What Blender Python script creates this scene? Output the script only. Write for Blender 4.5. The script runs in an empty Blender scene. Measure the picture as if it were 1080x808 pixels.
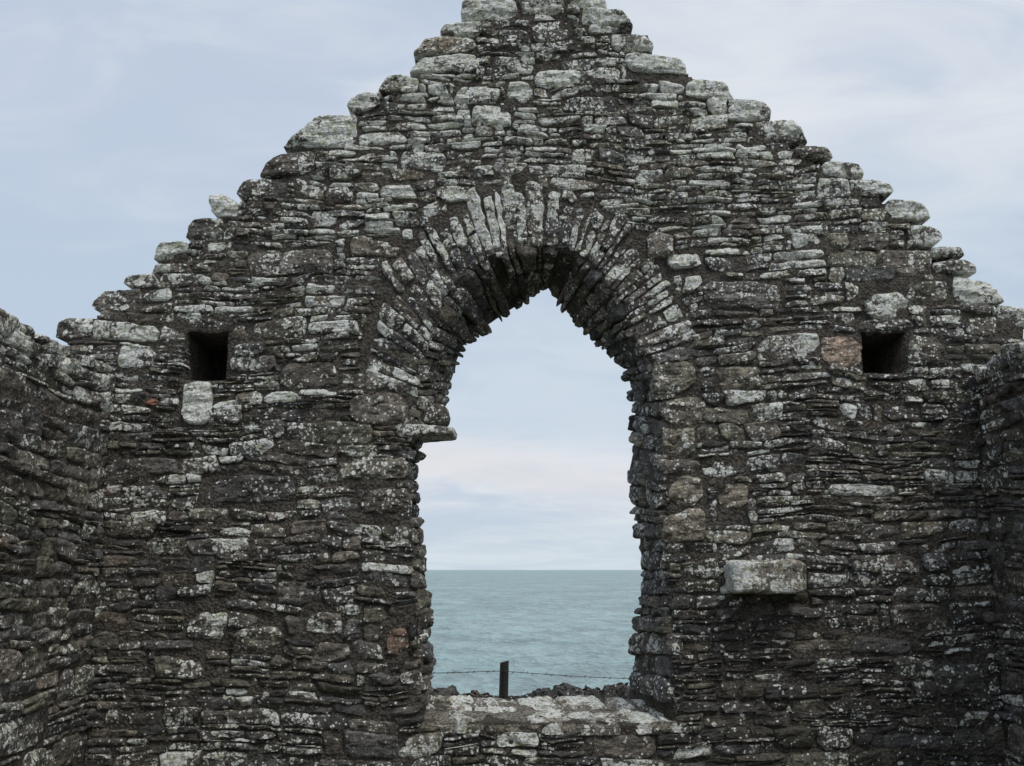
import bpy, math, random
import numpy as np
from mathutils import Vector

random.seed(11)
R = random.uniform

# ------------------------------------------------------------------ survey
F = 1100.0
TH = math.atan(197.0 / F)
CT, ST = math.cos(TH), math.sin(TH)
EYE = 1.7
D0 = 8.8          # distance of the gable's inner face from the viewer
T = 0.9           # wall thickness

def wp(px, py, depth=0.0):
    """survey reading -> metric (x, z) on the vertical plane y=depth"""
    dx, dy = px - 540.0, 404.0 - py
    k = (D0 + depth) / (F * CT - dy * ST)
    return (dx * k, EYE + (dy * CT + F * ST) * k)

def wps(pts, depth=0.0):
    return np.array([wp(a, b, depth) for a, b in pts])

# ------------------------------------------------------------------ noise
def _h(ix, iy, iz):
    n = (ix.astype(np.int64) * 374761393 + iy.astype(np.int64) * 668265263 + iz.astype(np.int64) * 2147483647) & 0xffffffff
    n = ((n ^ (n >> 13)) * 1274126177) & 0xffffffff
    n = ((n ^ (n >> 16)) * 2246822519) & 0xffffffff
    n = n ^ (n >> 15)
    return (n & 0xffffff) / float(0xffffff) * 2 - 1

def vn(x, y, z):
    x, y, z = np.broadcast_arrays(np.asarray(x, float), np.asarray(y, float), np.asarray(z, float))
    x0, y0, z0 = np.floor(x), np.floor(y), np.floor(z)
    fx, fy, fz = x - x0, y - y0, z - z0
    fx, fy, fz = [f * f * (3 - 2 * f) for f in (fx, fy, fz)]
    r = 0
    for a in (0, 1):
        wa = fx if a else 1 - fx
        for b in (0, 1):
            wb = fy if b else 1 - fy
            for c in (0, 1):
                wc = fz if c else 1 - fz
                r = r + _h(x0 + a, y0 + b, z0 + c) * wa * wb * wc
    return r

def vn1(x, y, z):
    def h(a, b, c):
        n = (a * 374761393 + b * 668265263 + c * 2147483647) & 0xffffffff
        n = ((n ^ (n >> 13)) * 1274126177) & 0xffffffff
        n = ((n ^ (n >> 16)) * 2246822519) & 0xffffffff
        n = n ^ (n >> 15)
        return (n & 0xffffff) / 16777215.0 * 2 - 1
    x0, y0, z0 = math.floor(x), math.floor(y), math.floor(z)
    fx, fy, fz = x - x0, y - y0, z - z0
    fx, fy, fz = fx * fx * (3 - 2 * fx), fy * fy * (3 - 2 * fy), fz * fz * (3 - 2 * fz)
    r = 0.0
    for a in (0, 1):
        for b in (0, 1):
            for c in (0, 1):
                r += h(x0 + a, y0 + b, z0 + c) * (fx if a else 1 - fx) * (fy if b else 1 - fy) * (fz if c else 1 - fz)
    return r

# ------------------------------------------------------------------ stone patches
class Patch:
    def __init__(self):
        self.U = []; self.V = []; self.H = []; self.E = []; self.S = []; self.A = []
        self.F = []; self.n = 0
    def stone(self, c, top, skirt=0.08, tone=.5, hue=.3, lich=.3, k=None, rough=1.0, base=-0.012, cell=0.02):
        c00, c10, c11, c01 = [np.array(q, float) for q in c]
        L = (np.linalg.norm(c10 - c00) + np.linalg.norm(c11 - c01)) / 2
        Hh = (np.linalg.norm(c01 - c00) + np.linalg.norm(c11 - c10)) / 2
        nu = int(min(30, max(6, L / cell))); nv = int(min(20, max(6, Hh / (cell * .75))))
        if k is None: k = R(.0, .14)
        ln = lambda n_: np.linspace(-1, 1, n_ + 1)
        a = .25 * ln(nu) + .75 * np.sin(ln(nu) * math.pi / 2)
        b = .25 * ln(nv) + .75 * np.sin(ln(nv) * math.pi / 2)
        s, t = np.meshgrid(a, b)
        e = np.sqrt(np.clip(1 - np.abs(s) ** 20, 0, 1)) * np.sqrt(np.clip(1 - np.abs(t) ** 10, 0, 1))
        ss = s * np.sqrt(1 - k * t * t); tt = t * np.sqrt(1 - k * s * s)
        # broken corners
        asp = min(1.0, 1.2 * Hh / max(L, 1e-3))
        for gs in (-1, 1):
            for gt in (-1, 1):
                cc = R(-.2, .8)
                if cc <= 0: continue
                d = (gs * ss - 1) / asp + (gt * tt - 1) + cc
                d = np.clip(d, 0, None)
                ss = ss - gs * d * .5 * asp; tt = tt - gt * d * .5
        p = (ss + 1) / 2; q = (tt + 1) / 2
        pos = (c00[None, None] * ((1 - p) * (1 - q))[..., None] + c10 * (p * (1 - q))[..., None]
               + c11 * (p * q)[..., None] + c01 * ((1 - p) * q)[..., None])
        ta, tb = R(-.016, .016), R(-.008, .016)
        rel = top - base + ta * s + tb * t
        for _ in range(3):      # cleaved facets
            an = R(0, 6.283); cs_, sn = math.cos(an), math.sin(an)
            rel = rel - np.clip(cs_ * s + sn * t - R(.25, .9), 0, None) * R(.01, .05)
        h = base + np.maximum(rel, .004) * e
        U = pos[..., 0].ravel(); V = pos[..., 1].ravel(); Hf = h.ravel(); E = e.ravel()
        w = nu + 1
        border = [i for i in range(w)] + [j * w + nu for j in range(1, nv + 1)] + \
                 [nv * w + i for i in range(nu - 1, -1, -1)] + [j * w for j in range(nv - 1, 0, -1)]
        border = np.array(border)
        n0 = self.n
        ng = len(U); nb = len(border)
        self.U += [U, U[border]]; self.V += [V, V[border]]
        self.H += [Hf, np.full(nb, -skirt)]; self.E += [E * rough, np.zeros(nb)]
        sd = R(0, 900)
        self.S.append(np.full(ng + nb, sd))
        col = np.empty((ng + nb, 4)); col[:] = (tone, hue, lich, R(0, 1)); self.A.append(col)
        i, j = np.meshgrid(np.arange(nu), np.arange(nv))
        v0 = (j * w + i).ravel() + n0
        self.F.append(np.stack([v0, v0 + 1, v0 + w + 1, v0 + w], 1))
        nx = np.roll(np.arange(nb), -1)
        self.F.append(np.stack([border + n0, n0 + ng + np.arange(nb), n0 + ng + nx, border[nx] + n0], 1))
        self.n += ng + nb
    def build(self, name, mapping, mat, amp=1.0):
        U = np.concatenate(self.U); V = np.concatenate(self.V); H = np.concatenate(self.H)
        E = np.concatenate(self.E); S = np.concatenate(self.S); A = np.concatenate(self.A)
        dU = .013 * vn(U * 13, V * 13, S) + .006 * vn(U * 38, V * 38, S + 3)
        dV = .011 * vn(U * 9, V * 9, S + 7) + .005 * vn(U * 36, V * 36, S + 9)
        q = V * 60 + 2.6 * vn(U * 6, V * 6, S)
        dH = E * (.014 * vn(U * 8, V * 12, S + 1) + .009 * vn(U * 24, V * 40, S + 2) + .003 * np.tanh(3 * np.sin(q)))
        U = U + amp * dU; V = V + amp * dV; H = H + amp * dH
        co = mapping(U, V, H)
        return mk(name, co, np.concatenate(self.F), mat, A, smooth=False)

def mk(name, co, faces, mat, A=None, smooth=True):
    me = bpy.data.meshes.new(name)
    co = np.asarray(co, dtype=np.float32); faces = np.asarray(faces, dtype=np.int32)
    me.vertices.add(len(co)); me.vertices.foreach_set("co", co.ravel())
    me.loops.add(faces.size); me.loops.foreach_set("vertex_index", faces.ravel())
    me.polygons.add(len(faces))
    me.polygons.foreach_set("loop_start", np.arange(0, faces.size, 4, dtype=np.int32))
    me.polygons.foreach_set("loop_total", np.full(len(faces), 4, dtype=np.int32))
    me.update(calc_edges=True); me.validate()
    me.polygons.foreach_set("use_smooth", np.full(len(me.polygons), smooth, dtype=bool))
    if A is not None:
        at = me.attributes.new("stone", "FLOAT_COLOR", "POINT")
        at.data.foreach_set("color", A.astype(np.float32).ravel())
    me.materials.append(mat)
    ob = bpy.data.objects.new(name, me)
    bpy.context.scene.collection.objects.link(ob)
    return ob

# ------------------------------------------------------------------ node helpers
class NT:
    def __init__(self, name, world=False):
        if world: self.nt = name.node_tree
        else:
            self.m = bpy.data.materials.new(name); self.m.use_nodes = True; self.nt = self.m.node_tree
        self.nt.nodes.clear()
    def n(self, typ, ins=None, **kw):
        nd = self.nt.nodes.new(typ)
        for k_, v in kw.items(): setattr(nd, k_, v)
        for k_, v in (ins or {}).items():
            sk = nd.inputs[k_]
            if isinstance(v, bpy.types.NodeSocket): self.nt.links.new(v, sk)
            else: sk.default_value = v
        return nd
    def m_(self, op, a, b=0.0, c=0.0, clamp=False):
        return self.n("ShaderNodeMath", {0: a, 1: b, 2: c}, operation=op, use_clamp=clamp).outputs[0]
    def vm(self, op, a, b=(0, 0, 0)):
        return self.n("ShaderNodeVectorMath", {0: a, 1: b}, operation=op).outputs[0]
    def noise(self, vec, scale, detail=4, rough=.6, dist=0.0):
        return self.n("ShaderNodeTexNoise", {"Vector": vec, "Scale": scale, "Detail": detail, "Roughness": rough, "Distortion": dist}).outputs[0]
    def vor(self, vec, scale):
        return self.n("ShaderNodeTexVoronoi", {"Vector": vec, "Scale": scale})
    def mr(self, v, a, b, c=0.0, d=1.0, smooth=True):
        return self.n("ShaderNodeMapRange", {0: v, 1: a, 2: b, 3: c, 4: d}, interpolation_type='SMOOTHSTEP' if smooth else 'LINEAR').outputs[0]
    def mix(self, f, a, b, bt='MIX'):
        nd = self.nt.nodes.new("ShaderNodeMix"); nd.data_type = 'RGBA'; nd.blend_type = bt
        for i, v in ((0, f), (6, a), (7, b)):
            if isinstance(v, bpy.types.NodeSocket): self.nt.links.new(v, nd.inputs[i])
            else: nd.inputs[i].default_value = v
        return nd.outputs[2]
    def ramp(self, f, stops, interp='LINEAR'):
        nd = self.n("ShaderNodeValToRGB", {0: f}); cr = nd.color_ramp; cr.interpolation = interp
        while len(cr.elements) < len(stops): cr.elements.new(.5)
        for e, (p, c) in zip(cr.elements, stops): e.position = p; e.color = (*c, 1)
        return nd.outputs[0]
    def scale(self, col, f):
        return self.n("ShaderNodeVectorMath", {0: col, "Scale": f}, operation='SCALE').outputs[0]

def stone_material():
    N = NT("rubble_stone")
    at = N.n("ShaderNodeAttribute", attribute_name="stone")
    sep = N.n("ShaderNodeSeparateColor", {0: at.outputs["Color"]})
    tone, hue, lich, seed = sep.outputs[0], sep.outputs[1], sep.outputs[2], at.outputs["Alpha"]
    geo = N.n("ShaderNodeNewGeometry")
    off = N.n("ShaderNodeCombineXYZ", {0: N.m_('MULTIPLY', seed, 37.0), 1: N.m_('MULTIPLY', seed, 91.0), 2: N.m_('MULTIPLY', seed, 53.0)}).outputs[0]
    P = N.vm('ADD', geo.outputs["Position"], off)
    n1 = N.noise(P, 8, 3, .6)
    n2 = N.noise(P, 48, 2, .7)
    strat = N.noise(N.vm('MULTIPLY', P, (10, 10, 42)), 1.0, 1, .6)
    base = N.ramp(hue, [(0, (.098, .096, .095)), (.22, (.120, .110, .098)), (.42, (.146, .126, .104)), (.55, (.138, .133, .100)), (.64, (.175, .155, .122)), (.78, (.22, .18, .135)), (.9, (.24, .17, .135)), (1, (.24, .12, .08))])
    f = N.m_('MULTIPLY', N.mr(tone, 0, 1, .42, 1.6, False), N.mr(n1, .3, .7, .6, 1.4))
    f = N.m_('MULTIPLY', f, N.mr(n2, .3, .7, .6, 1.4))
    f = N.m_('MULTIPLY', f, N.mr(strat, .3, .7, .8, 1.2))
    col = N.scale(base, f)
    cn = N.n("ShaderNodeTexNoise", {"Vector": P, "Scale": 24, "Detail": 2})
    csep = N.n("ShaderNodeSeparateColor", {0: cn.outputs["Color"]})
    col = N.mix(N.m_('MULTIPLY', N.mr(csep.outputs[1], .52, .64), .55), col, (.034, .032, .028, 1))
    # lichen: patches and rosettes
    wob = N.scale(N.vm('SUBTRACT', cn.outputs["Color"], (.5, .5, .5)), .04)
    PW = N.vm('ADD', P, wob)
    clus = N.noise(geo.outputs["Position"], 3.2, 2, .6)
    lc = N.m_('MULTIPLY', lich, N.mr(clus, .38, .62, .4, 1.7))
    def spots(scale, lo, hi, gain):
        v = N.vor(PW, scale)
        r = N.n("ShaderNodeSeparateColor", {0: v.outputs["Color"]}).outputs[0]
        on = N.m_('SUBTRACT', N.m_('MULTIPLY', lc, gain), r)
        thr = N.mr(on, 0.0, .35, lo, hi, False)
        d = N.m_('SUBTRACT', thr, v.outputs["Distance"])
        return N.m_('MULTIPLY', N.mr(d, -.01, .05), N.m_('GREATER_THAN', on, 0.0))
    sA = spots(17, .32, .6, .72)
    sB = spots(42, .36, .62, 1.15)
    sheet = N.mr(N.m_('ADD', N.noise(PW, 15, 3, .7), N.m_('MULTIPLY', lc, .31)), .735, .79)
    lm = N.m_('MAXIMUM', N.m_('MAXIMUM', sA, sB), sheet)
    lm = N.m_('MULTIPLY', lm, N.mr(n2, .28, .42, .65, 1.0))
    lcol = N.mix(N.mr(csep.outputs[2], .5, .64), (.68, .69, .655, 1), (.40, .42, .31, 1))
    lcol = N.scale(lcol, N.mr(n2, .35, .65, .68, 1.18))
    col = N.mix(lm, col, lcol)
    hgt = N.m_('ADD', N.m_('MULTIPLY', n2, .65), N.m_('MULTIPLY', strat, .3))
    bmp = N.n("ShaderNodeBump", {"Height": hgt, "Strength": .75, "Distance": .03})
    b = N.n("ShaderNodeBsdfPrincipled", {"Base Color": col, "Roughness": .8, "Normal": bmp.outputs[0], "Specular IOR Level": .4})
    N.n("ShaderNodeOutputMaterial", {0: b.outputs[0]})
    return N.m

def mortar_material(name="lime_mortar", c1=(.06, .054, .047), c2=(.17, .152, .126)):
    N = NT(name)
    P = N.n("ShaderNodeNewGeometry").outputs["Position"]
    a = N.noise(P, 6, 2, .7); b_ = N.noise(P, 42, 3, .8)
    v = N.vor(P, 38)
    f = N.m_('ADD', N.m_('ADD', N.m_('MULTIPLY', a, .35), N.m_('MULTIPLY', b_, .5)), N.m_('MULTIPLY', v.outputs["Distance"], -.35))
    col = N.ramp(N.m_('ADD', f, .2), [(.34, c1), (.62, c2)])
    bmp = N.n("ShaderNodeBump", {"Height": N.m_('SUBTRACT', b_, N.m_('MULTIPLY', v.outputs["Distance"], .7)), "Strength": 1.0, "Distance": .035})
    b = N.n("ShaderNodeBsdfPrincipled", {"Base Color": col, "Roughness": .95, "Normal": bmp.outputs[0], "Specular IOR Level": .2})
    N.n("ShaderNodeOutputMaterial", {0: b.outputs[0]})
    return N.m

STONE = stone_material(); MORTAR = mortar_material()
SILLMORTAR = mortar_material("sill_mortar", (.12, .108, .085), (.45, .42, .35))

# ------------------------------------------------------------------ gable geometry
front = wps([(446,745),(445,650),(440,600),(432,540),(430,490),(434,462),(440,420),(445,385),(458,345),(478,305),(505,275),(540,263),(575,260),(605,266),(632,288),(652,318),(668,352),(685,385),(700,420),(702,470),(698,510),(702,560),(705,600),(706,650),(708,700),(712,745)])
back = wps([(454,726),(448,650),(447,600),(436,540),(438,490),(444,466),(468,420),(479,385),(487,365),(507,347),(529,332),(552,317),(573,299),(586,314),(602,331),(619,351),(638,368),(660,388),(670,420),(671,460),(664,495),(674,560),(679,600),(675,650),(669,700),(664,726)], T)

ringO = wps([(378,400),(383,350),(395,315),(412,275),(440,243),(480,215),(515,196),(543,186),(575,193),(620,208),(665,240),(700,280),(722,325),(735,378)])
ringI = wps([(440,420),(445,385),(450,365),(458,345),(478,305),(505,275),(530,265),(548,262),(575,260),(605,266),(632,288),(652,318),(668,352),(685,388)])

def line(pts):
    a = wps(pts); a = a[np.argsort(a[:, 1], kind='stable')]
    return lambda z: np.interp(z, a[:, 1], a[:, 0])

exL = line([(446,772),(445,650),(440,600),(432,540),(430,490),(436,455),(437,412),(380,398),(383,350),(395,315),(412,275),(440,243),(480,215),(515,198),(543,186)])
exR = line([(712,772),(706,650),(702,560),(700,510),(702,470),(700,420),(692,390),(733,378),(722,325),(700,280),(665,240),(620,208),(575,195),(543,186)])
EXB, EXT = wp(540, 767)[1], wp(540, 187)[1]
hoL = line([(446,772),(445,650),(440,600),(432,540),(430,490),(436,455),(440,420),(445,385),(458,345),(478,305),(505,275),(540,263),(560,259)])
hoR = line([(712,772),(706,650),(702,560),(700,510),(702,470),(700,420),(685,385),(668,352),(652,318),(632,288),(605,266),(575,260),(560,259)])
HOT = wp(540, 259)[1]
gaL = line([(66,1200),(66,357),(98,332),(135,305),(165,280),(200,252),(240,228),(262,205),(300,180),(330,150),(380,118),(410,98),(450,78),(470,55),(500,38),(507,0),(520,-18)])
gaR = line([(1090,1200),(1090,362),(1085,345),(1050,320),(1010,292),(985,272),(970,250),(960,225),(925,207),(895,188),(860,168),(830,148),(800,125),(765,104),(735,80),(700,60),(665,40),(640,25),(630,0),(612,-18)])
GTOP = wp(540, -16)[1]

def rect(x0, y0, x1, y1):
    a = wp(x0, y1); b = wp(x1, y0)
    c = wp(x1, y1); d = wp(x0, y0)
    return (min(a[0], d[0]), a[1], max(b[0], c[0]), b[1])

putlogs = [rect(198, 352, 238, 402), rect(910, 352, 953, 394)]
# x0,y0,x1,y1, tone,hue,lichen,deep
SP = [
 (60,335,97,356,.6,.2,.5,1),(95,304,150,330,.6,.2,.5,1),(126,288,166,304,.6,.3,.6,1),(158,254,197,274,.8,.1,1.1,1),
 (190,231,236,253,.4,.2,.4,1),(222,206,250,229,.7,.2,.9,1),(247,188,302,207,.5,.2,.5,1),(272,160,332,187,.4,.3,.4,1),
 (298,122,378,155,.9,.2,1.2,1),(360,97,398,118,.8,.2,1.1,1),(398,80,442,98,.6,.5,.6,1),(428,57,502,77,.8,.2,1.0,1),
 (433,38,502,56,.7,.68,.4,1),(460,24,508,38,.7,.2,.8,1),(488,-1,546,23,.9,.2,.9,1),(547,-3,598,18,.7,.2,.7,1),
 (500,-24,560,-3,.7,.2,.7,1),(560,-24,618,-4,.7,.2,.7,1),
 (598,-8,637,9,.8,.2,1.0,1),(612,10,668,28,.7,.2,.8,1),(645,36,690,55,.7,.2,.8,1),(660,58,731,78,.9,.2,1.2,1),
 (722,82,777,105,.9,.2,1.2,1),(768,104,820,128,.9,.2,1.1,1),(795,127,856,151,.8,.2,1.0,1),(836,151,881,169,.5,.3,.6,1),
 (865,169,914,189,.8,.2,.9,1),(898,188,945,208,.5,.3,.6,1),(935,208,986,233,.8,.2,1.0,1),(962,237,993,259,.8,.2,1.2,1),
 (985,260,1012,272,.5,.3,.5,1),(985,273,1031,289,.5,.2,.6,1),(1003,290,1060,319,.8,.2,1.1,1),(1052,321,1092,346,.6,.3,.6,1),
 (192,401,221,448,1.,.1,1.9,0),(222,422,255,448,.6,.1,1.1,0),(125,366,162,390,.7,.1,1.1,0),
 (563,76,612,92,1.,.1,1.8,0),(479,93,528,111,.9,.1,1.4,0),(533,86,560,112,.8,.2,.8,0),(498,112,540,134,.8,.3,.8,0),
 (867,353,910,387,.85,.84,.2,0),(910,310,956,338,.8,.2,.6,0),(742,298,826,326,.7,.2,.3,0),
 (365,250,420,272,.5,.66,.3,0),(200,336,246,351,.4,.2,.3,0),(904,338,962,351,.4,.2,.3,0),(240,375,290,392,.5,.2,.4,0),
 (690,380,734,416,.6,.6,.25,0),(697,418,742,449,.65,.64,.25,0),(697,451,734,481,.6,.64,.25,0),(706,503,746,535,.8,.68,.25,0),
 (700,538,743,573,.75,.66,.2,0),(756,508,787,536,.75,.66,.2,0),(693,484,738,501,.6,.3,.25,0),
 (372,415,433,450,.55,.4,.2,0),(358,478,428,508,.6,.5,.25,0),(384,515,436,542,.4,.4,.2,0),(360,392,420,412,.45,.64,.2,0),
 (214,500,312,530,.35,.1,.15,0),(404,660,432,692,.35,.92,.15,0),(262,264,352,290,.5,.3,.3,0),(152,419,168,427,.5,1.,.0,0),
 (755,388,800,410,.7,.62,.2,0),(876,510,945,524,.7,.1,.9,0),(745,430,792,448,.6,.5,.25,0),
 (197,646,238,676,.5,.2,.5,0),(248,660,300,690,.5,.5,.25,0),(165,690,215,715,.5,.5,.25,0),(320,645,362,668,.6,.3,.5,0),
 (523,771,568,788,.9,.1,1.4,0),(940,638,1000,668,.5,.4,.2,0),(990,700,1040,735,.3,.2,.2,0),
 (835,246,868,262,.8,.1,1.8,0),(420,160,470,182,.6,.1,.9,0),(400,196,436,210,.8,.1,1.4,0),(700,268,740,284,.6,.1,1.1,0),
]
sprects = [rect(*s[:4]) for s in SP]
corb = rect(774, 592, 848, 624)
blockers = sprects + putlogs + [corb]

def subtract(iv, a, b):
    out = []
    for (l, r) in iv:
        if b <= l or a >= r: out.append((l, r)); continue
        if a > l: out.append((l, a))
        if b < r: out.append((b, r))
    return out

def rows(patch, u0, u1, v0, v1, lo, hi, excl, warp, attrs, deep, gap=.002, sc=1.0):
    z = v0
    while z < v1:
        bh = R(.08, .25) * sc
        x = u0 - R(0, .4)
        while x < u1:
            bw = R(.22, 1.0) * sc
            lim = (R(.035, .075) if R(0, 1) < .5 else R(.075, .18)) * sc
            nl = max(1, int(round(bh / lim)))
            cuts = [0] + sorted((i + R(-.4, .4)) / nl for i in range(1, nl)) + [1]
            for i in range(nl):
                za, zb = z + cuts[i] * bh, z + cuts[i + 1] * bh
                hh = zb - za
                xs = [x]
                while xs[-1] < x + bw:
                    xs.append(xs[-1] + R(.08, .40) * sc + hh * R(.2, 2.2))
                kf = bw / (xs[-1] - x)
                xs = [x + (q - x) * kf for q in xs]
                for a, b in zip(xs[:-1], xs[1:]):
                    xc, zc = (a + b) / 2, (za + zb) / 2
                    zw = zc + warp(xc, zc)
                    l_, r_ = lo(zw + .25 * hh), hi(zw + .25 * hh)
                    iv = [(max(a, l_), min(b, r_))]
                    iv = [q for q in iv if q[1] > q[0]]
                    for ex in excl(zw, hh):
                        iv = subtract(iv, *ex)
                    for (p, q) in iv:
                        if q - p < .03: continue
                        m = min(hh, .11)
                        j = lambda: R(-.22, .22) * m
                        g = gap
                        if R(0, 1) < .18: g = .007
                        ls_ = R(-.55, .55) * m if q - p > .12 else 0
                        rs_ = R(-.55, .55) * m if q - p > .12 else 0
                        cs = [(p + g - ls_ * .5, za + g + j()), (q - g + rs_ * .5, za + g + j()),
                              (q - g - rs_ * .5, zb - g + j()), (p + g + ls_ * .5, zb - g + j())]
                        cs = [(cx, cz + warp(cx, cz)) for cx, cz in cs]
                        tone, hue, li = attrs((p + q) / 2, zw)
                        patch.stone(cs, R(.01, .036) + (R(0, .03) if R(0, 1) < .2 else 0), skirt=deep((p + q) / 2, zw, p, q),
                                    tone=tone, hue=hue, lich=li)
            x += bw
        z += bh

def gwarp(x, z):
    return .08 * vn1(x * .8, z * 1.1, 3.3) + .035 * vn1(x * 2.9, z * 2.5, 8.1)

def gexcl(z, hh):
    out = []
    if EXB < z < EXT: out.append((float(exL(z)), float(exR(z))))
    for r in blockers:
        if r[1] - hh * .2 < z < r[3] + hh * .2: out.append((r[0], r[2]))
    return out

def pickhue():
    r = R(0, 1)
    if r < .37: return R(0, .2)
    if r < .74: return R(.2, .46)
    if r < .95: return R(.46, .62)
    if r < .997: return R(.62, .74)
    return R(.85, .93)

def gattrs(x, z):
    up = min(1, max(0, (z - 2.6) / 2.2))
    tone = .43 + .08 * up + .24 * vn1(x * .8, z * .9, 20.) + R(-.27, .27)
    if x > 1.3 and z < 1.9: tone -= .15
    li = .26 + .23 * up + .2 * vn1(x * .9, z * .9, 40.) + R(-.16, .16)
    if R(0, 1) < .07 + .13 * up: li += R(.3, .8)
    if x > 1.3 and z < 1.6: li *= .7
    return min(1, max(0, tone)), pickhue(), min(1.4, max(0, li))

def gdeep(x, z, p, q):
    d = min(p - float(gaL(z + .2)), float(gaR(z + .2)) - q)
    return T - .02 if (d < .12 or z > GTOP - .2) else .1

G = Patch()
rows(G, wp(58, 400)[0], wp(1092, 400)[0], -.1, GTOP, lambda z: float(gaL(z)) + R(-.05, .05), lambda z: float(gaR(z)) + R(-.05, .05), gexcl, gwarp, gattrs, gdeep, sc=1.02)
for s, r in zip(SP, sprects):
    h = r[3] - r[1]
    w_ = r[2] - r[0]
    jj = lambda: R(-.14, .14) * min(h, .14)
    jx = lambda: R(-.04, .04) if w_ > .2 else R(-.01, .01)
    cs = [(r[0] + jx(), r[1] + jj() * .6), (r[2] + jx(), r[1] + jj() * .6), (r[2] + jx(), r[3] + jj()), (r[0] + jx(), r[3] + jj())]
    if s[7] and w_ > .3:      # edge stones slope with the rake
        if s[0] < 480: cs[3] = (r[0] + w_ * R(.1, .35), r[3] - h * R(0, .3))
        elif s[0] > 600: cs[2] = (r[2] - w_ * R(.08, .3), r[3] - h * R(0, .3))
    if s[0] == 298: cs = [(r[0] - .03, r[1]), (r[2], r[1] - .01), (r[2] - .02, r[3] + .02), (r[0] + .3, r[3] - .01)]
    G.stone(cs, R(.018, .042), skirt=(T - .02 if s[7] else .1), tone=s[4], hue=s[5], lich=s[6], k=R(.08, .22), rough=1.3)

# arch ring of thin voussoirs on the inner face
mid = (ringO + ringI) / 2
md = np.r_[0, np.cumsum(np.linalg.norm(np.diff(mid, axis=0), axis=1))]
def smoothP(P_):
    s = np.linspace(0, md[-1], 60)
    A_ = np.stack([np.interp(s, md, P_[:, 0]), np.interp(s, md, P_[:, 1])], 1)
    for _ in range(6): A_[1:-1] = (A_[:-2] + 2 * A_[1:-1] + A_[2:]) / 4
    return s, A_
so, OO = smoothP(ringO); _, II = smoothP(ringI)
def rq(which, s):
    A_ = OO if which else II
    return np.array([np.interp(s, so, A_[:, 0]), np.interp(s, so, A_[:, 1])])
s = 0.0
while s < md[-1] - .02:
    w = R(.045, .08) if R(0, 1) < .45 else R(.08, .14)
    crown = abs(s / md[-1] - .49) < .10
    if crown: w = R(.06, .17)
    s1 = min(s + w, md[-1])
    sk = R(-.015, .015)
    a0, a1, b0, b1 = rq(1, s + sk), rq(1, s1 + sk * .5), rq(0, s), rq(0, s1)
    ext = R(-.25, .16) if not crown else R(-.15, .1)
    a0 = a0 + (a0 - b0) * ext; a1 = a1 + (a1 - b1) * (ext + R(-.08, .08))
    inn = R(-.04, .08); b0 = b0 + (a0 - b0) * inn; b1 = b1 + (a1 - b1) * (inn + R(-.03, .03))
    nsp = 1 if (crown or R(0, 1) < .45) else 2
    f0 = [0, 1] if nsp == 1 else [0, R(.3, .7), 1]
    lerp = lambda p, q, f: p + (q - p) * f
    for fa, fb in zip(f0[:-1], f0[1:]):
        sh = .002 / w
        A0, A1 = lerp(a0, a1, sh), lerp(a0, a1, 1 - sh); B0, B1 = lerp(b0, b1, sh), lerp(b0, b1, 1 - sh)
        cs = [lerp(A0, B0, fa + .01), lerp(A0, B0, fb - .01), lerp(A1, B1, fb - .01), lerp(A1, B1, fa + .01)]
        li = R(.25, .65) + (.4 if crown and R(0, 1) < .6 else 0)
        G.stone(cs, R(.01, .04), skirt=.12, tone=R(.2, .75) + (.1 if crown else 0), hue=pickhue() * .8, lich=li, k=R(.0, .12), cell=.018)
    s = s1

gable_faces = G.build("gable_stones", lambda U, V, H: np.stack([U, -H, V], 1), STONE)

# reveal (jambs and soffit) and sill
def loftmap(Fp, Bp):
    mm = (Fp + Bp) / 2
    d = np.r_[0, np.cumsum(np.linalg.norm(np.diff(mm, axis=0), axis=1))]
    def f(U, V, H):
        t = np.clip(U / T, -.2, 1.2)
        def pt(v):
            fx, fz = np.interp(v, d, Fp[:, 0]), np.interp(v, d, Fp[:, 1])
            bx, bz = np.interp(v, d, Bp[:, 0]), np.interp(v, d, Bp[:, 1])
            return fx + (bx - fx) * t, fz + (bz - fz) * t
        x, z = pt(V); xa, za = pt(V - .06); xb, zb = pt(V + .06)
        tx, tz = xb - xa, zb - za; l = np.hypot(tx, tz) + 1e-9
        nx, nz = tz / l, -tx / l
        return np.stack([x + nx * H, U, z + nz * H], 1)
    return f, d
fm, fd = loftmap(front, back)
RV = Patch()
v = -.05
while v < fd[-1]:
    arch = fd[5] < v < fd[18]
    w = (R(.04, .08) if R(0, 1) < .5 else R(.08, .16)) if arch else R(.06, .18)
    u = R(-.01, .02)
    rowj = R(-.015, .05)
    while u < T - .03:
        l = R(.14, .42)
        if T - (u + l) < .12: l = T - u
        u2 = min(T, u + l)
        if u2 - u > .05:
            jag = max(0, rowj + R(.0, .045))
            jr = lambda: R(-.016, .016)
            RV.stone([(u + .004, v + jr()), (u2 - .004, v + jr()), (u2 - .004, v + w + jr()), (u + .004, v + w + jr())],
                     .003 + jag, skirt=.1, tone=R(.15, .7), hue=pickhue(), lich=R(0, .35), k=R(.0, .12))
        u = u2
    v += w
reveal = RV.build("window_reveal_stones", fm, STONE)

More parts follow.
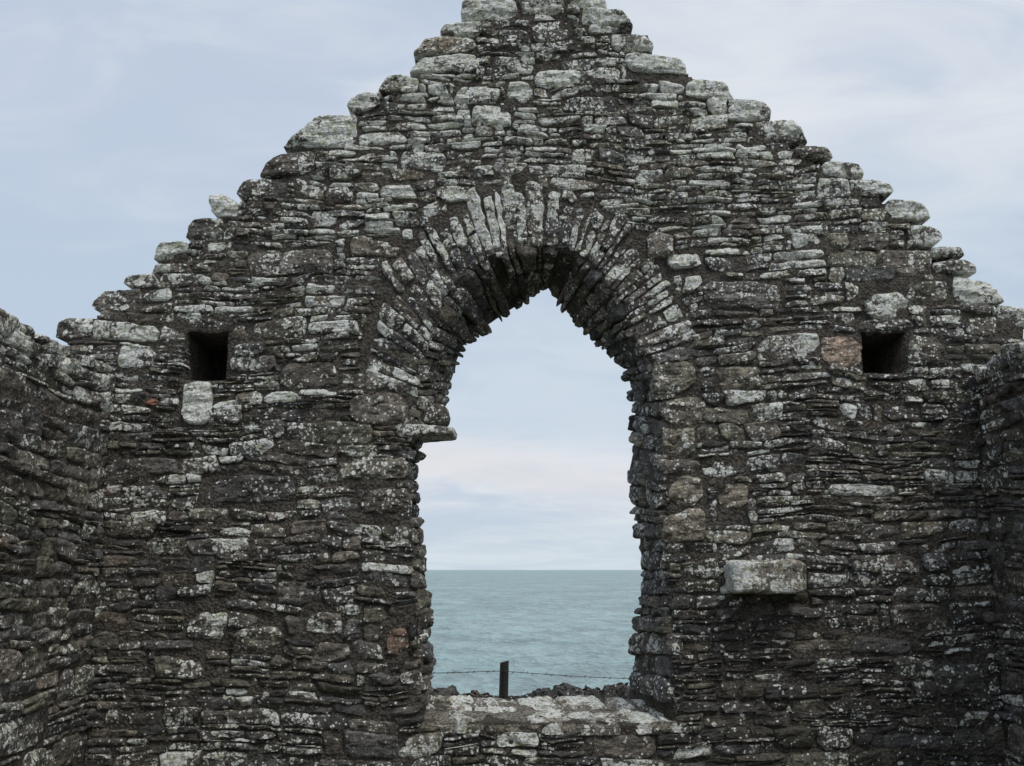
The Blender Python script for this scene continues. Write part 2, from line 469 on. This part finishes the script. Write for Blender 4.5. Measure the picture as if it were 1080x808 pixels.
F2 = wps([(725, 762), (640, 765), (540, 765), (440, 761)]); B2 = wps([(675, 736), (620, 738), (520, 736), (446, 734)], T)
sm, sd = loftmap(F2, B2)
SL = Patch()
v = 0.0
while v < sd[-1]:
    w = R(.16, .48)
    u = R(-.035, -.01)
    while u < T - .03:
        l = R(.2, .5)
        if T - (u + l) < .2: l = T - u
        u2 = min(T, u + l)
        if R(0, 1) < .9:
            SL.stone([(u + .004, v + R(-.03, .03)), (u2 - .004, v + R(-.03, .03)), (u2 - .004, v + w + R(-.03, .03)), (u + .004, v + w + R(-.03, .03))],
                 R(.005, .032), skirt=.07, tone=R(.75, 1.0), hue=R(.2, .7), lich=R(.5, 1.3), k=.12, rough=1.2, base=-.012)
        u = u2
    v += w
sill = SL.build("window_sill_stones", sm, STONE)
us = np.r_[.03, np.linspace(-.012, T, 40)]
su, sv = np.meshgrid(us, np.linspace(0, sd[-1], 100))
hh_ = .000 + .013 * vn(su * 6, sv * 6, 2) + .009 * vn(su * 20, sv * 20, 4)
hh_[:, 0] = -.2
nU = len(us)
cb_ = sm(su.ravel(), sv.ravel(), hh_.ravel())
i, j = np.meshgrid(np.arange(nU - 1), np.arange(99)); v0 = (j * nU + i).ravel()
sillbed = mk("window_sill_mortar", cb_, np.stack([v0, v0 + 1, v0 + nU + 1, v0 + nU], 1), SILLMORTAR)

# mortar lining of the opening (closed loop loft)
Fl = np.vstack([front, [[front[-1][0], F2[0, 1]]], F2[1:3], [[front[0][0], F2[3, 1]]]])
Bl = np.vstack([back, [[back[-1][0], B2[0, 1]]], B2[1:3], [[back[0][0], B2[3, 1]]]])
def loop(P_, n=8):
    Q = np.vstack([P_, P_[:1]])
    return np.vstack([Q[i] + (Q[i + 1] - Q[i]) * f for i in range(len(P_)) for f in np.linspace(0, 1, n, endpoint=False)])
LF, LB = loop(Fl), loop(Bl)
cen = LF.mean(0)
secs = [(cen + (LF - cen) * 1.10, .02), (cen + (LF - cen) * 1.02, .012)]
for f in np.linspace(0.03, 1, 14): secs.append((LF + (LB - LF) * f, T * f))
cb = LB.mean(0)
secs.append((cb + (LB - cb) * 1.3, T + .004))
n = len(LF); co = []; fc = []
for P_, y in secs:
    for q in P_: co.append((q[0], y, q[1]))
co = np.array(co)
nn = vn(co[:, 0] * 12, co[:, 1] * 12, co[:, 2] * 12) * .012
co[n * 2:-n, 0] += nn[n * 2:-n]; co[n * 2:-n, 2] += nn[n * 2:-n] - .008
for k_ in range(len(secs) - 1):
    for i in range(n):
        a, b = k_ * n + i, k_ * n + (i + 1) % n
        fc.append((a, b, b + n, a + n))
lining = mk("opening_mortar", co, fc, MORTAR)

# mortar cores
def core(name, u0, u1, v0, v1, cs, thick, keep, mapping, mat=MORTAR, seed=0):
    nu, nv = int((u1 - u0) / cs), int((v1 - v0) / cs)
    uu = u0 + (np.arange(nu) + .5) * cs; vv = v0 + (np.arange(nv) + .5) * cs
    D = np.array([[keep(a, b) for a in uu] for b in vv])   # 0 = solid, >0 = recess, <0 = void
    co = []; key = {}; fc = []
    def V_(i, j, d):
        k_ = (i, j, d)
        if k_ not in key:
            key[k_] = len(co); co.append((u0 + i * cs, v0 + j * cs, d))
        return key[k_]
    Z = lambda d: thick if d < 0 else d
    for j in range(nv):
        for i in range(nu):
            d = D[j, i]
            if d >= 0:
                fc.append((V_(i, j, d), V_(i + 1, j, d), V_(i + 1, j + 1, d), V_(i, j + 1, d)))
                fc.append((V_(i, j, thick), V_(i, j + 1, thick), V_(i + 1, j + 1, thick), V_(i + 1, j, thick)))
            for (di, dj, e0, e1) in ((1, 0, (i + 1, j), (i + 1, j + 1)), (0, 1, (i + 1, j + 1), (i, j + 1)), (-1, 0, (i, j + 1), (i, j)), (0, -1, (i, j), (i + 1, j))):
                a, b = i + di, j + dj
                dn = D[b, a] if (0 <= a < nu and 0 <= b < nv) else -1
                if d >= 0 and Z(dn) > Z(d):
                    fc.append((V_(*e0, d), V_(*e0, Z(dn)), V_(*e1, Z(dn)), V_(*e1, d)))
    co = np.array(co, float)
    U, V, H = co[:, 0].copy(), co[:, 1].copy(), -co[:, 2]
    fr = (co[:, 2] < .5)
    H2 = H + fr * (.001 + .012 * vn(U * 5, V * 7, H * 3 + seed) + .011 * vn(U * 16, V * 22, H + 2)) + .004 * vn(U * 30, V * 30, H)
    U = U + .01 * vn(U * 11, V * 11, H + 4); V = V + .01 * vn(co[:, 0] * 11, V * 11, H + 14)
    return mk(name, mapping(U, V, H2), fc, mat)

def gkeep(x, z):
    if x < float(gaL(z)) + .07 or x > float(gaR(z)) - .07 or z > GTOP - .05: return -1
    for r in putlogs:
        if r[0] < x < r[2] and r[1] < z < r[3]: return .8
    if EXB + .02 < z < HOT and float(hoL(z)) - .03 < x < float(hoR(z)) + .03: return -1
    return 0
gcore = core("gable_mortar_core", -4.1, 4.9, -.3, GTOP + .1, .03, T - .03, gkeep, lambda U, V, H: np.stack([U, -H, V], 1))

# side walls
def side(x0, sgn, top, name, seed, sc, tonebias):
    P_ = Patch()
    un = 6.2
    if sgn > 0:
        u0, u1 = -un, -.02; mp = lambda U, V, H: np.stack([x0 + H, U, V], 1)
    else:
        u0, u1 = .02, un; mp = lambda U, V, H: np.stack([x0 - H, -U, V], 1)
    warp = lambda x, z: .06 * vn1(x * .9 + seed, z, 3.) + .03 * vn1(x * 3 + seed, z * 2.5, 8.)
    def ex(z, hh): return []
    def at(x, z):
        li = .19 + .12 * vn1(x, z, seed) + R(-.12, .12) + (.3 if z > top - .3 else 0)
        return min(1, max(0, .48 + tonebias + .25 * vn1(x * 1.1, z, seed + 5) + R(-.28, .28))), pickhue(), max(0, li)
    rows(P_, u0, u1, -.1, top - .12, lambda z: u0 + R(-.05, .1), lambda z: u1, ex, warp, at, lambda x, z, p, q: .55 if z > top - .25 else .1, sc=sc)
    u = u0
    while u < u1:
        w = R(.18, .5); h = R(.06, .12)
        b = top - .1 + .04 * vn1(u * 1.5, seed, 2.)
        e = min(u + w, u1)
        if e - u > .06:
            P_.stone([(u + .003, b - .03), (e - .003, b - .03 + R(-.01, .01)), (e - .02, b + h + R(-.03, .03)), (u + .02, b + h + R(-.03, .03))], R(.02, .06), skirt=.6, tone=R(.5, .9), hue=pickhue() * .7, lich=R(.35, .9), k=.12)
        u = e
    a = P_.build(name + "_stones", mp, STONE)
    def kp(u, z): return -1 if z > top - .1 else 0
    c = core(name + "_mortar_core", u0, u1, -.3, top + .1, .045, .62, kp, mp, seed=seed)
    return a, c
ls, lcr = side(-3.43, 1, 3.32, "south_wall", 50, 1.3, .1)
rs, rcr = side(3.97, -1, 3.42, "north_wall", 90, 1.2, -.05)

# ------------------------------------------------------------------ free stones (closed blocks)
def block(name, x0, x1, y0, y1, z0, z1, attr, seed, amp=.014, taper=0.0, pw=7, mat=None, smooth=False):
    nx_ = max(8, int((x1 - x0) / .018)); ny_ = max(8, int((y1 - y0) / .018)); nz_ = max(8, int((z1 - z0) / .014))
    co = []; fc = []; key = {}
    N3 = (nx_, ny_, nz_)
    def vid(i, j, k_):
        q = (i, j, k_)
        if q not in key: key[q] = len(co); co.append(tuple(2 * a / b - 1 for a, b in zip(q, N3)))
        return key[q]
    for ax in range(3):
        o = [a for a in range(3) if a != ax]
        for sv in (0, N3[ax]):
            for a in range(N3[o[0]]):
                for b in range(N3[o[1]]):
                    q = []
                    for da, db in ((0, 0), (1, 0), (1, 1), (0, 1)):
                        c = [0, 0, 0]; c[ax] = sv; c[o[0]] = a + da; c[o[1]] = b + db
                        q.append(vid(*c))
                    flip = (sv == 0) ^ (ax == 1)
                    fc.append(q[::-1] if flip else q)
    c = np.array(co)
    nrm = (np.abs(c) ** pw).sum(1) ** (1 / pw)
    c = c / nrm[:, None]
    half = np.array([(x1 - x0) / 2, (y1 - y0) / 2, (z1 - z0) / 2]); cn = np.array([(x0 + x1) / 2, (y0 + y1) / 2, (z0 + z1) / 2])
    w = c * half
    if taper: w[:, 2] *= 1 - taper * (c[:, 0] * .5 + .5)
    P_ = w + cn
    for i in range(3):
        w[:, i] += amp * vn(P_[:, 0] * 9 + i * 31, P_[:, 1] * 9 + seed, P_[:, 2] * 12) + amp * .45 * vn(P_[:, 0] * 30 + i * 31, P_[:, 1] * 30 + seed, P_[:, 2] * 34)
    A = np.empty((len(co), 4)); A[:] = (*attr, R(0, 1))
    return mk(name, w + cn, np.array(fc), mat or STONE, A, smooth=smooth)

cx0, cz0 = wp(773, 626, -.30); cx1, cz1 = wp(850, 591, -.30)
corbel = block("corbel_stone", cx0, cx1, -.33, .15, cz0, cz1, (1.0, .60, .8), 5, smooth=True, pw=9)
lx0, lz0 = wp(428, 463, .12); lx1, lz1 = wp(480, 449, .12)
spring = block("springer_slab", lx0 - .1, lx1, -.04, .5, lz0, lz1, (.45, .3, .5), 9, pw=7, taper=.3, amp=.008)
lx0, lz0 = wp(430, 447, .12); lx1, lz1 = wp(472, 424, .12)
spring2 = block("springer_stone", lx0 - .1, lx1, .1, .6, lz0, lz1, (.3, .3, .2), 14, pw=4)

chapel = bpy.data.objects.new("ruined_stone_chapel", None)
bpy.context.scene.collection.objects.link(chapel)
for o in (gable_faces, reveal, sill, sillbed, lining, gcore, ls, lcr, rs, rcr, corbel, spring, spring2): o.parent = chapel

# ------------------------------------------------------------------ ground, rocks, sea
def axis(a, b, fine0, fine1, step, big):
    pts = list(np.arange(fine0, fine1, step)); x = fine0; st = step
    left = []
    while x > a: st = min(big, st * 1.25); x -= st; left.append(x)
    x = fine1; st = step; right = [fine1]
    while x < b: st = min(big, st * 1.25); x += st; right.append(x)
    return np.array(left[::-1] + pts + right)
ax_ = axis(-260, 260, -8, 8, .2, 15); ay_ = axis(-300, 30, -9, 14, .2, 15)
X, Y = np.meshgrid(ax_, ay_)
edge = 10.5 + 1.2 * vn(X * .25, 0 * X, 0) + 2 * vn(X * .05, 0 * X, 9)
Zg = -.12 + np.interp(Y, [1.0, 5.0, 9.0], [0, -.62, -.85]) + .05 * vn(X * .7, Y * .7, 1) + .02 * vn(X * 3, Y * 3, 5)
Zg = Zg + .56 * np.exp(-((X - 1.45) / .6) ** 2 - ((Y - 8.0) / .7) ** 2)
drop = np.clip((Y - edge) / 3.5, 0, 1)
Zg = Zg - 9.5 * drop ** .8 + .5 * vn(X * .8, Y * .8, 3) * (drop > 0)
far = np.clip((np.hypot(X, Y) - 180) / 60, 0, 1); Zg = Zg - 10 * far
nx_, ny_ = len(ax_), len(ay_)
i, j = np.meshgrid(np.arange(nx_ - 1), np.arange(ny_ - 1)); v0 = (j * nx_ + i).ravel()
N = NT("coastal_turf")
P = N.n("ShaderNodeNewGeometry").outputs["Position"]
a = N.noise(P, 1.2, 4, .65); b_ = N.noise(P, 30, 3, .7)
slope = N.n("ShaderNodeSeparateXYZ", {0: N.n("ShaderNodeNewGeometry").outputs["Normal"]}).outputs[2]
col = N.mix(N.mr(a, .4, .6), (.045, .06, .022, 1), (.12, .10, .05, 1))
col = N.mix(N.mr(slope, .55, .8, 1, 0), col, (.06, .055, .05, 1))
col = N.scale(col, N.mr(b_, .3, .7, .5, 1.5))
bmp = N.n("ShaderNodeBump", {"Height": b_, "Strength": 1.0, "Distance": .05})
b = N.n("ShaderNodeBsdfPrincipled", {"Base Color": col, "Roughness": .95, "Normal": bmp.outputs[0]})
N.n("ShaderNodeOutputMaterial", {0: b.outputs[0]})
ground = mk("ground", np.stack([X.ravel(), Y.ravel(), Zg.ravel()], 1), np.stack([v0, v0 + 1, v0 + nx_ + 1, v0 + nx_], 1), N.m)

rk = []
tops = [(455,733),(470,730),(480,733),(495,736),(507,734),(548,736),(560,733),(573,731),(588,727),(600,726),(612,728),(626,731),(640,729),(655,726),(668,723),(535,738),(690,722),(440,733),(400,728),(740,726),(598,732),(566,736),(582,734),(518,738)]
for q, (px, py) in enumerate(tops):
    dd = R(8.4, 9.6)
    x, z = wp(px, py, dd)
    w = R(.18, .38)
    rk.append(block("rock", x - w, x + w, dd - R(.2, .35), dd + R(.2, .4), -1.15, z, (R(.0, .2), R(.1, .4), R(.0, .08)), q * 7, amp=.1, pw=2.8))
bpy.ops.object.select_all(action='DESELECT')
for o in rk: o.select_set(True)
bpy.context.view_layer.objects.active = rk[0]
bpy.ops.object.join()
rk[0].name = "shore_rocks"

N = NT("sea_water")
P = N.n("ShaderNodeNewGeometry").outputs["Position"]
w1 = N.noise(N.vm('MULTIPLY', P, (.95, .38, 1)), 1.0, 3, .6, .5)
w2 = N.noise(N.vm('MULTIPLY', P, (.22, .085, 1)), 1.0, 3, .6, .6)
w4 = N.noise(N.vm('MULTIPLY', P, (.035, .016, 1)), 1.0, 3, .6, .5)
hgt = N.m_('ADD', N.m_('ADD', N.m_('MULTIPLY', w1, .8), N.m_('MULTIPLY', w2, 2.4)), N.m_('MULTIPLY', w4, 5.0))
bmp = N.n("ShaderNodeBump", {"Height": hgt, "Strength": 1.0, "Distance": 1.3})
col = N.mix(N.mr(w4, .35, .65), (.185, .30, .295, 1), (.225, .345, .335, 1))
wv = N.m_('ADD', N.m_('MULTIPLY', w2, .45), N.m_('ADD', N.m_('MULTIPLY', w1, .35), N.m_('MULTIPLY', w4, .2)))
col = N.scale(col, N.mr(wv, .38, .62, .62, 1.38))
b = N.n("ShaderNodeBsdfPrincipled", {"Base Color": col, "Roughness": .3, "Normal": bmp.outputs[0], "IOR": 1.33})
N.n("ShaderNodeOutputMaterial", {0: b.outputs[0]})
S_ = 45000.0
sea = mk("sea", [(-S_, -S_, -8), (S_, -S_, -8), (S_, S_, -8), (-S_, S_, -8)], [(0, 1, 2, 3)], N.m, smooth=False)

# ------------------------------------------------------------------ fence beyond the wall
N = NT("weathered_timber")
P = N.n("ShaderNodeNewGeometry").outputs["Position"]
g1 = N.noise(N.vm('MULTIPLY', P, (60, 60, 5)), 1.0, 4, .6)
col = N.ramp(g1, [(.3, (.012, .011, .010)), (.7, (.04, .035, .03))])
bmp = N.n("ShaderNodeBump", {"Height": g1, "Strength": .6, "Distance": .01})
b = N.n("ShaderNodeBsdfPrincipled", {"Base Color": col, "Roughness": .9, "Normal": bmp.outputs[0]})
N.n("ShaderNodeOutputMaterial", {0: b.outputs[0]}); WOOD = N.m
N = NT("rusty_wire")
b = N.n("ShaderNodeBsdfPrincipled", {"Base Color": N.ramp(N.noise(N.n("ShaderNodeNewGeometry").outputs["Position"], 20), [(.3, (.03, .027, .024)), (.7, (.07, .05, .04))]), "Roughness": .8})
N.n("ShaderNodeOutputMaterial", {0: b.outputs[0]}); WIRE = N.m
fence = bpy.data.objects.new("post_and_wire_fence", None); bpy.context.scene.collection.objects.link(fence)
FY = 5.2
px0, pz0 = wp(529, 698, FY)
posts = [(px0 - 3.1, pz0 + .02, .01), (px0, pz0, .035), (px0 + 3.0, pz0 - .1, -.01), (px0 + 6.1, pz0 - .12, .0)]
import bmesh
for k_, (x, zt, lean) in enumerate(posts):
    bm = bmesh.new(); rings = []
    for a_ in range(13):
        f = a_ / 12; z = -1.0 + (zt + 1.0) * f
        ring = []
        for c_ in range(10):
            an = c_ / 10 * 2 * math.pi + .3
            r_ = .062 + .005 * math.sin(3 * an + z * 2) - .004 * f
            top = .015 * math.cos(an) if a_ == 12 else 0
            ring.append(bm.verts.new((x + lean * f + r_ * math.cos(an), FY + r_ * math.sin(an), z + top)))
        rings.append(ring)
    for a_ in range(12):
        for c_ in range(10):
            bm.faces.new((rings[a_][c_], rings[a_][(c_ + 1) % 10], rings[a_ + 1][(c_ + 1) % 10], rings[a_ + 1][c_]))
    bm.faces.new(rings[-1])
    me = bpy.data.meshes.new("post"); bm.to_mesh(me); bm.free(); me.materials.append(WOOD)
    o = bpy.data.objects.new("post_%d" % (k_ + 1), me); bpy.context.scene.collection.objects.link(o); o.parent = fence
for wi, dz in enumerate((-.11, -.42, -.72)):
    cu = bpy.data.curves.new("wire", 'CURVE'); cu.dimensions = '3D'; cu.bevel_depth = .004
    pts = []
    for (xa, za, _), (xb, zb, _) in zip(posts[:-1], posts[1:]):
        for f in np.linspace(0, 1, 12, endpoint=False):
            pts.append((xa + (xb - xa) * f, FY - .07, za + dz + (zb - za) * f - .04 * math.sin(math.pi * f)))
    sp = cu.splines.new('POLY'); sp.points.add(len(pts) - 1)
    for p_, q in zip(sp.points, pts): p_.co = (*q, 1)
    if wi == 0:
        for (xx, yy, zz) in pts:
            for e in (-.1, .08):
                b_ = cu.splines.new('POLY'); b_.points.add(1)
                b_.points[0].co = (xx + e - .01, yy, zz - .014, 1); b_.points[1].co = (xx + e + .01, yy, zz + .014, 1)
    cu.materials.append(WIRE)
    o = bpy.data.objects.new("wire_%d" % (wi + 1), cu); bpy.context.scene.collection.objects.link(o); o.parent = fence

# ------------------------------------------------------------------ sky and light
w = bpy.data.worlds.new("World"); w.name = "sky"; bpy.context.scene.world = w; w.use_nodes = True
N = NT(w, True)
sundir = Vector((.45, -.75, 1.25)).normalized()
el = math.asin(sundir.z); rot = math.atan2(sundir.x, sundir.y)
sky = N.n("ShaderNodeTexSky", sky_type='NISHITA', sun_disc=False, sun_elevation=el, sun_rotation=rot, air_density=1.0, dust_density=2.0)
tc = N.n("ShaderNodeTexCoord").outputs["Generated"]
sx = N.n("ShaderNodeSeparateXYZ", {0: tc})
zz = N.m_('ADD', N.m_('MAXIMUM', sx.outputs[2], 0.0), .2)
uv = N.n("ShaderNodeCombineXYZ", {0: N.m_('DIVIDE', sx.outputs[0], zz), 1: N.m_('DIVIDE', sx.outputs[1], zz), 2: 0.0}).outputs[0]
c1 = N.noise(N.vm('ADD', N.vm('MULTIPLY', uv, (.55, .8, 1)), (3.1, 1.7, 0)), 1.1, 4, .5, .4)
c2 = N.noise(N.vm('MULTIPLY', uv, (.9, 1.5, 1)), 3.2, 4, .6, .6)
cc = N.m_('ADD', N.m_('MULTIPLY', c1, .62), N.m_('MULTIPLY', c2, .38))
cc = N.m_('ADD', cc, N.m_('MULTIPLY', sx.outputs[0], .14))
ccol = N.mix(N.mr(cc, .38, .64), (5.6, 6.45, 7.8, 1), (7.8, 8.15, 8.6, 1))
# clearer blue-grey layer above the sea haze
mid_ = N.m_('MULTIPLY', N.mr(sx.outputs[2], .09, .14), N.mr(sx.outputs[2], .25, .42, 1, 0))
ccol = N.mix(N.m_('MULTIPLY', mid_, .6), ccol, (5.2, 6.35, 7.6, 1))
hz = N.mr(sx.outputs[2], .0, .09, 1, 0)
ccol = N.mix(N.m_('MULTIPLY', hz, .6), ccol, (6.2, 7.3, 8.0, 1))
wv = N.m_('MULTIPLY', N.m_('SUBTRACT', N.noise(N.vm('MULTIPLY', tc, (1, 1, 4)), 5, 4, .6), .5), .07)
bz = N.m_('ADD', N.m_('ADD', sx.outputs[2], wv), N.m_('MULTIPLY', sx.outputs[0], .12))
band = N.m_('MULTIPLY', N.mr(bz, .06, .085), N.mr(bz, .095, .125, 1, 0))
ccol = N.mix(N.m_('MULTIPLY', band, .7), ccol, (7.7, 7.65, 7.9, 1))
col = N.mix(N.mr(cc, .35, .65, .9, .97), sky.outputs[0], ccol)
bg = N.n("ShaderNodeBackground", {0: col, 1: .1})
N.n("ShaderNodeOutputWorld", {0: bg.outputs[0]})

sl = bpy.data.lights.new("sun", 'SUN'); sl.energy = 1.35; sl.angle = math.radians(18); sl.color = (1, .95, .88)
so_ = bpy.data.objects.new("sun", sl); bpy.context.scene.collection.objects.link(so_)
so_.rotation_euler = (-sundir).to_track_quat('-Z', 'Y').to_euler()

cam = bpy.data.cameras.new("camera"); cam.lens = 36.0 * F / 1080.0; cam.sensor_width = 36; cam.clip_end = 100000; cam.clip_start = .05
co_ = bpy.data.objects.new("camera", cam); bpy.context.scene.collection.objects.link(co_)
co_.location = (0, -D0, EYE); co_.rotation_euler = (math.pi / 2 + TH, 0, 0)
sc_ = bpy.context.scene; sc_.camera = co_
sc_.view_settings.view_transform = 'Standard'; sc_.view_settings.look = 'None'; sc_.view_settings.exposure = 0
